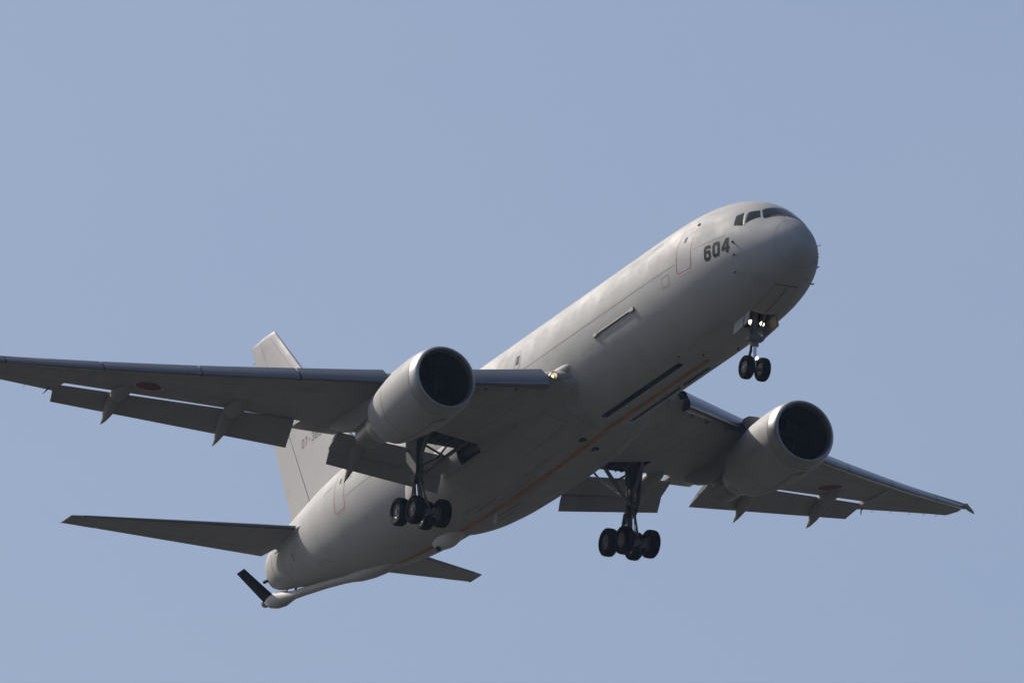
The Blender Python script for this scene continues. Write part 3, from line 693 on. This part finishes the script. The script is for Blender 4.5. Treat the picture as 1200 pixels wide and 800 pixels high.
bm = bmesh.new(); loft(bm, [fin_ring(z, HF(z) + .004, 1.0, thin=t) for z, t in zip([1.9, 3.5, 5, 7, 9, 10.6, 11.0, 11.1, 11.15], [1] * 7 + [.8, .45])]); rud = link('rudder', bm, M['finpaint'], fin, sharp=40)
for s in (1, -1):
    def fm(x, z, s=s):
        xl, xt = fin_st(z); return fin_pt(z, (x - xl) / (xt - xl), s, .006)
    x0 = 43.42
    pl = text_polys('07-3604', .25, .38, .08, .055)
    bm = bmesh.new()
    if s > 0: decal(bm, pl, lambda u, v: fm(43.42 - u, 5.10 + v), .1)
    else: decal(bm, pl, lambda u, v: fm(41.3 + u, 5.10 + v), .1)
    link('tail_number', bm, M['tailink'], fin, recalc=False)
    bm = bmesh.new(); decal(bm, ribbon([(fin_st(z)[0] + .45, z) for z in (3.2, 6, 9, 10.9)], .02), fm, .3); link('panel_line', bm, M['seam'], fin, recalc=False)
    for z in (9.9, 10.15, 10.4):
        bm = bmesh.new(); p = Vector(fin_pt(z, 1, 1)); tube(bm, [p, p + Vector((.2, 0, 0))], .01, 5); link('static_wick', bm, M['hose'], rud) if s > 0 else bm.free()
# tailplanes
YS_ = [.5, 1.1, 3, 5, 7, 8.6, 9.05]
def sst(y):
    xl = 41.17 + (y - 1.0) * .613; xt = 45.48 + (y - .8) * .222
    return xl, xt, .86 + (y - 1) * .128, -2.0, .095 
def spt(y, f, up, s): return wpt(y, f, up, s, lambda yy: sst(yy))
def tailplane(s):
    st = sst
    def ring(y, f1, f0=0.0, n=18):
        return fring(y, f1, f1, s, st, n, f0)
    bm = bmesh.new(); rings = [ring(y, .70) for y in (.3, 1.1, 2, 3.5, 5, 6.5, 7.9)] + [ring(y, 1.0) for y in (7.95, 8.6, 9.0)]
    base = rings[-1]; xl, xt, zl, _, _ = sst(9.0)
    rings.append([(xl + .13 + (p[0] - xl) * .93, s * 9.22, zl + .028 + (p[2] - zl) * .8) for p in base])
    rings.append([(xl + .22 + (p[0] - xl) * .88, s * 9.33, zl + .04 + (p[2] - zl) * .25) for p in base])
    loft(bm, rings); t = link('tailplane', bm, M['wingpaint'], root, sharp=40)
    t['label'] = ('starboard' if s > 0 else 'port') + ' tailplane'
    bm = bmesh.new(); rings = [ring(y, .985, .706) for y in (1.15, 3, 5, 7, 7.92)]; loft(bm, rings); link('elevator', bm, M['flappaint'], t, sharp=40)
    # bright leading edge cap
    b = bmesh.new(); rings = []
    for k in range(13):
        y = 1.3 + 7.6 * k / 12; r = []
        for f in (.05, .03, .015, .005): r.append(wpt(y, f, True, s, sst, .006))
        p = list(wpt(y, 0, True, s, sst)); p[0] -= .006; r.append(tuple(p))
        for f in (.005, .015, .03): r.append(wpt(y, f, False, s, sst, .006))
        rings.append(r)
    vr = [[b.verts.new(p) for p in r] for r in rings]
    for a, c_ in zip(vr, vr[1:]):
        for i in range(len(a) - 1): b.faces.new((a[i], a[i + 1], c_[i + 1], c_[i]))
    link('leading_edge_cap', b, M['metal'], t, sharp=80)
    # root fairing lip
    b = bmesh.new(); p = sst(1.6)
    canoe_pts = [(40.5, 1.42, .82, .03, .03), (40.9, 1.44, .84, .12, .10), (41.5, 1.36, .88, .2, .16), (42.4, 1.2, .9, .24, .18), (43.4, 1.02, .92, .22, .18), (44.6, .80, .94, .16, .14), (45.6, .6, .96, .05, .05)]
    n = 16
    loft(b, [[(x, s * (y + hw * math.cos(2 * math.pi * k / n)), z + hh * math.sin(2 * math.pi * k / n)) for k in range(n)] for x, y, z, hw, hh in canoe_pts])
    link('root_fairing', b, M['paint'], t, sharp=50)
tailplane(1); tailplane(-1)

# ---------------------------------------------------------------- refuelling boom
bm = bmesh.new()
BP = [(34.9, -2.36, .05, .04), (35.8, -2.36, .24, .14), (36.8, -2.22, .36, .24), (37.8, -2.04, .37, .30), (38.8, -1.86, .30, .29), (39.6, -1.70, .21, .23), (40.4, -1.55, .185, .20), (42.0, -1.25, .18, .19), (44.0, -.92, .17, .18),
      (44.9, -.78, .17, .18), (45.3, -.72, .22, .23), (45.9, -.62, .32, .33), (46.5, -.50, .34, .35), (47.0, -.40, .26, .28), (47.25, -.35, .16, .17), (47.35, -.33, .12, .13)]
n = 24
loft(bm, [[(x, hw * math.cos(2 * math.pi * k / n), z + .10 + hh * math.sin(2 * math.pi * k / n)) for k in range(n)] for x, z, hw, hh in BP])
boom = link('refuelling_boom', bm, M['boom'], root, sharp=50)
bm = bmesh.new(); bmesh.ops.create_uvsphere(bm, u_segments=20, v_segments=14, radius=.19, matrix=Matrix.Translation((47.52, 0, -.19))); link('boom_nozzle', bm, M['boom'], boom)
for s in (1, -1):
    bm = bmesh.new(); r0 = Vector((46.35, s * .20, -.26)); d = Vector((.62, s * 1.02, 1.22))
    rings = []
    for k in range(5):
        t = k / 4; c_ = r0 + d * t; ch = .94 - .24 * t; nrm = Vector((0, -s * 1.22, 1.02)).normalized()
        rings.append([c_ + Vector((f * ch, 0, 0)) + nrm * (ch * foil(f, .11, True, 0)) for f in (1, .8, .6, .4, .2, .08, .02, 0)] + [c_ + Vector((f * ch, 0, 0)) - nrm * (ch * foil(f, .11, True, 0)) for f in (.02, .08, .2, .4, .6, .8)])
    loft(bm, rings); link('ruddervator', bm, M['black'], boom, sharp=40)
bm = bmesh.new(); tube(bm, [(44.85, 0, -.62), (44.6, 0, -.35)], .05, 8); link('boom_latch', bm, M['gear'], boom)

# ---------------------------------------------------------------- landing gear
def wheel(parent, c, r, hw, s):
    """tyre and rim, axle along y; s is the outboard side"""
    bm = bmesh.new(); c = Vector(c); y = Vector((0, 1, 0))
    lathe(bm, c, y, [(-hw * .62, r * .50), (-hw * .86, r * .60), (-hw, r * .74), (-hw * .96, r * .88), (-hw * .74, r * .97), (-hw * .4, r * .997), (-hw * .36, r * .985), (-hw * .30, r * 1.0), (0, r), (hw * .30, r), (hw * .36, r * .985), (hw * .4, r * .997), (hw * .74, r * .97), (hw * .96, r * .88), (hw, r * .74), (hw * .86, r * .60), (hw * .62, r * .50)], 40)
    link('tyre', bm, M['tyre'], parent, sharp=60)
    bm = bmesh.new()
    lathe(bm, c, y, [(-hw * .70, r * .52), (-hw * .80, r * .49), (-hw * .62, r * .44), (-hw * .52, r * .30), (-hw * .60, r * .20), (-hw * .78, r * .17), (-hw * .80, .01)], 28)
    lathe(bm, c, y, [(hw * .80, .01), (hw * .78, r * .17), (hw * .60, r * .20), (hw * .52, r * .30), (hw * .62, r * .44), (hw * .80, r * .49), (hw * .70, r * .52)], 28)
    for k in range(9):
        a = 2 * math.pi * k / 9
        for sg in (-1, 1): box(bm, c + Vector((r * .37 * math.cos(a), sg * hw * .58, r * .37 * math.sin(a))), (.05, .03, .05))
    link('wheel_rim', bm, M['rim'], parent, sharp=40)

def main_gear(s):
    cx, cy, cz = 24.12, s * 4.64, -4.54
    bm = bmesh.new()
    tube(bm, [(24.12, s * 4.74, -1.0), (24.13, s * 4.73, -2.0), (24.13, s * 4.70, -3.25)], [.20, .19, .17], 20)
    tube(bm, [(24.13, s * 4.70, -3.2), (24.13, s * 4.70, -3.32)], .215, 20)
    tube(bm, [(23.5, s * 4.76, -1.15), (24.9, s * 4.76, -1.15)], .13, 14)      # trunnion
    g = link('main_gear', bm, M['gear'], root); g['label'] = ('starboard' if s > 0 else 'port') + ' main landing gear'
    bm = bmesh.new(); tube(bm, [(24.13, s * 4.70, -3.2), (24.12, s * 4.65, -4.4)], .115, 20); link('oleo', bm, M['chrome'], g)
    T = R(14.5); fwdv = Vector((-math.cos(T), 0, -math.sin(T))); ctr = Vector((cx, cy, cz)); ax2 = []
    bm = bmesh.new(); tube(bm, [ctr - fwdv * .80, ctr - fwdv * .3, ctr + fwdv * .3, ctr + fwdv * .80], [.11, .15, .15, .11], 16)
    tube(bm, [ctr + Vector((0, 0, .30)), ctr + Vector((0, 0, -.12))], [.17, .15], 16); link('truck_beam', bm, M['gear'], g)
    for k in (-1, 1):
        a = ctr + fwdv * .71 * k
        bm = bmesh.new(); tube(bm, [a + Vector((0, -.70, 0)), a + Vector((0, .70, 0))], .07, 12)
        for q in (-1, 1): tube(bm, [a + Vector((0, q * .20, 0)), a + Vector((0, q * .36, 0))], .2, 18)
        link('axle', bm, M['gear'], g)
        for q in (-1, 1): wheel(g, a + Vector((0, q * .575, 0)), .575, .215, s)
    # torque links behind the strut, truck positioner in front
    bm = bmesh.new()
    plate(bm, [(24.3, cy - .13, -3.25), (24.3, cy + .13, -3.25), (24.72, cy + .05, -3.75), (24.72, cy - .05, -3.75)], .06)
    plate(bm, [(24.72, cy - .05, -3.75), (24.72, cy + .05, -3.75), (24.25, cy + .13, -4.3), (24.25, cy - .13, -4.3)], .06); link('torque_link', bm, M['gear'], g)
    bm = bmesh.new(); tube(bm, [(23.95, s * 4.78, -3.1), (23.35, cy, -4.62)], [.055, .04], 8); link('truck_positioner', bm, M['gear'], g)
    bm = bmesh.new(); tube(bm, [(24.3, s * 4.80, -3.1), (24.95, cy + s * .1, -4.35)], [.04, .035], 8); link('brake_rod', bm, M['gear'], g)
    # side stay to the body and drag stay
    bm = bmesh.new(); tube(bm, [(24.0, s * 4.70, -3.05), (23.6, s * 3.75, -2.25), (23.2, s * 2.9, -1.55)], [.07, .085, .075], 12); link('side_stay', bm, M['gear'], g)
    bm = bmesh.new(); tube(bm, [(23.6, s * 3.75, -2.25), (24.0, s * 4.7, -1.6)], .045, 10); link('lock_stay', bm, M['gear'], g)
    bm = bmesh.new(); tube(bm, [(24.1, s * 4.78, -2.75), (22.95, s * 4.75, -1.35)], .07, 12); link('drag_stay', bm, M['gear'], g)
    bm = bmesh.new(); tube(bm, [(24.25, s * 4.6, -2.6), (24.5, s * 3.6, -1.9), (24.6, s * 3.2, -1.4)], [.05, .05, .04], 10); link('retract_actuator', bm, M['chrome'], g)
    random.seed(7)
    for k in range(6):
        a = random.uniform(0, 6.28); pts = []
        for z, yy in ((-1.4, 4.74), (-2.1, 4.73), (-2.7, 4.72), (-3.2, 4.74), (-3.75, 4.72), (-4.25, 4.67)):
            pts.append((24.14 + .24 * math.cos(a) + random.uniform(-.05, .05), s * yy + .24 * math.sin(a) + random.uniform(-.05, .05), z))
        bm = bmesh.new(); tube(bm, pts, .018, 6); link('hydraulic_hose', bm, M['hose'], g)
    for (x, y, z, sx, sy, sz) in ((24.0, 4.70, -2.45, .28, .22, .30), (24.32, 4.86, -1.85, .22, .26, .34), (23.95, 4.8, -3.0, .2, .3, .16)):
        bm = bmesh.new(); box(bm, (x, s * y, z), (sx, sy, sz), bev=.03); link('gear_fitting', bm, M['gear'], g)
    # strut door on the outboard side
    bm = bmesh.new(); plate(bm, [(23.5, s * 5.02, -1.4), (24.5, s * 5.04, -1.35), (24.55, s * 5.0, -2.2), (24.40, s * 4.96, -3.1), (24.1, s * 4.93, -3.4), (23.8, s * 4.96, -2.9)], .04); link('strut_door', bm, M['geardoor'], g)
    bm = bmesh.new(); tube(bm, [(24.1, s * 4.85, -2.9), (24.2, s * 5.08, -2.9)], .04, 8); tube(bm, [(24.1, s * 4.9, -2.0), (24.2, s * 5.2, -2.0)], .04, 8); link('door_link', bm, M['gear'], g)
    for y in (3.45, 3.8, 4.2):
        bm = bmesh.new(); box(bm, (23.6, s * y, -1.45), (1.5, .04, .14)); link('bay_rib', bm, M['bay'], g)
main_gear(1); main_gear(-1)

def nose_gear():
    cx, cz = 4.34, -4.41
    bm = bmesh.new(); tube(bm, [(4.20, 0, -1.9), (4.26, 0, -2.6), (4.31, 0, -3.45)], [.15, .14, .13], 18); tube(bm, [(4.31, 0, -3.35), (4.31, 0, -3.5)], .17, 18)
    box(bm, (4.22, 0, -3.22), (.34, .66, .2), bev=.04)                    # steering unit
    tube(bm, [(4.1, -.30, -3.2), (4.1, .30, -3.2)], .08, 10)
    g = link('nose_gear', bm, M['gear'], root); g['label'] = 'nose landing gear with three lit lamps'
    bm = bmesh.new(); tube(bm, [(4.31, 0, -3.45), (4.34, 0, -4.35)], .085, 16); link('oleo', bm, M['chrome'], g)
    bm = bmesh.new(); tube(bm, [(cx, -.4, cz), (cx, .4, cz)], .07, 12); link('axle', bm, M['gear'], g)
    for q in (-1, 1): wheel(g, (cx, q * .345, cz), .47, .165, q)
    bm = bmesh.new(); plate(bm, [(4.42, -.08, -3.4), (4.42, .08, -3.4), (4.78, .04, -3.75), (4.78, -.04, -3.75)], .05); plate(bm, [(4.78, -.04, -3.75), (4.78, .04, -3.75), (4.45, .08, -4.2), (4.45, -.08, -4.2)], .05); link('torque_link', bm, M['gear'], g)
    bm = bmesh.new(); tube(bm, [(4.25, -.22, -2.9), (3.6, -.22, -2.2)], .045, 8); tube(bm, [(4.25, .22, -2.9), (3.6, .22, -2.2)], .045, 8); link('drag_stay', bm, M['gear'], g)
    for y in (-.25, .25):
        bm = bmesh.new(); lathe(bm, (4.09, y, -2.62), (-1, 0, -.12), [(-.12, .05), (-.02, .105), (0, .105)], 18, (True, False)); h = link('lamp_housing', bm, M['gear'], g)
        bm = bmesh.new(); lathe(bm, (4.09, y, -2.62), (-1, 0, -.12), [(-.005, .095), (.02, .07), (.03, .01)], 18, (True, True)); link('landing_lamp', bm, M['lamp'], g)
        bm = bmesh.new(); tube(bm, [(4.12, y, -2.68), (4.22, y * .3, -2.85)], .03, 8); link('lamp_bracket', bm, M['gear'], g)
    bm = bmesh.new(); lathe(bm, (4.18, -.04, -4.02), (-1, 0, -.1), [(-.1, .04), (0, .055), (.02, .035)], 14, (True, True)); link('taxi_lamp', bm, M['lamp'], g)
    for q in (-1, 1):   # open side doors with braces
        bm = bmesh.new(); plate(bm, [(3.46, q * .57, -2.22), (4.78, q * .57, -2.36), (4.78, q * .66, -2.98), (3.50, q * .66, -2.84)], .035); link('gear_door', bm, M['paint'], g)
        bm = bmesh.new(); plate(bm, [(3.50, q * .545, -2.26), (4.74, q * .545, -2.40), (4.74, q * .632, -2.94), (3.54, q * .632, -2.80)], .02); link('door_lining', bm, M['gear'], g)
        bm = bmesh.new(); plate(bm, [(3.88, q * .60, -2.35), (3.91, q * .60, -2.35), (3.91, q * .675, -2.90), (3.88, q * .675, -2.90)], .03); link('door_rib', bm, M['seal'], g)
        bm = bmesh.new(); tube(bm, [(4.1, q * .62, -2.8), (4.2, q * .15, -2.55)], .022, 6); link('door_rod', bm, M['gear'], g)
        bm = bmesh.new(); tube(bm, [(4.28, q * .12, -2.5), (4.30, q * .16, -3.1), (4.44, q * .12, -3.6), (4.40, q * .1, -4.2)], .016, 6); link('hydraulic_hose', bm, M['hose'], g)
nose_gear()

# ---------------------------------------------------------------- the air between
def haze():
    top = to_world((46, 0, 13)).z + 6; S = 30200
    bm = bmesh.new(); bmesh.ops.create_cube(bm, size=1.0, matrix=Matrix.LocRotScale(Vector((0, 0, (top - 1) / 2)), None, Vector((2 * S, 2 * S, top + 1))))
    me = bpy.data.meshes.new('haze'); bm.to_mesh(me); bm.free()
    m = bpy.data.materials.new('thin_air_haze'); m.use_nodes = True; t = m.node_tree; t.nodes.remove(t.nodes['Principled BSDF'])
    v = t.nodes.new('ShaderNodeVolumePrincipled'); v.inputs['Color'].default_value = (.50, .70, 1.0, 1); v.inputs['Density'].default_value = HAZE; v.inputs['Anisotropy'].default_value = .2
    t.links.new(v.outputs[0], t.nodes['Material Output'].inputs['Volume']); me.materials.append(m)
    o = bpy.data.objects.new('haze', me); C.objects.link(o); o['kind'] = 'stuff'; o['label'] = 'thin pale blue haze filling the air below the aircraft'; o['category'] = 'haze'
HAZE = 2.6e-5
haze()
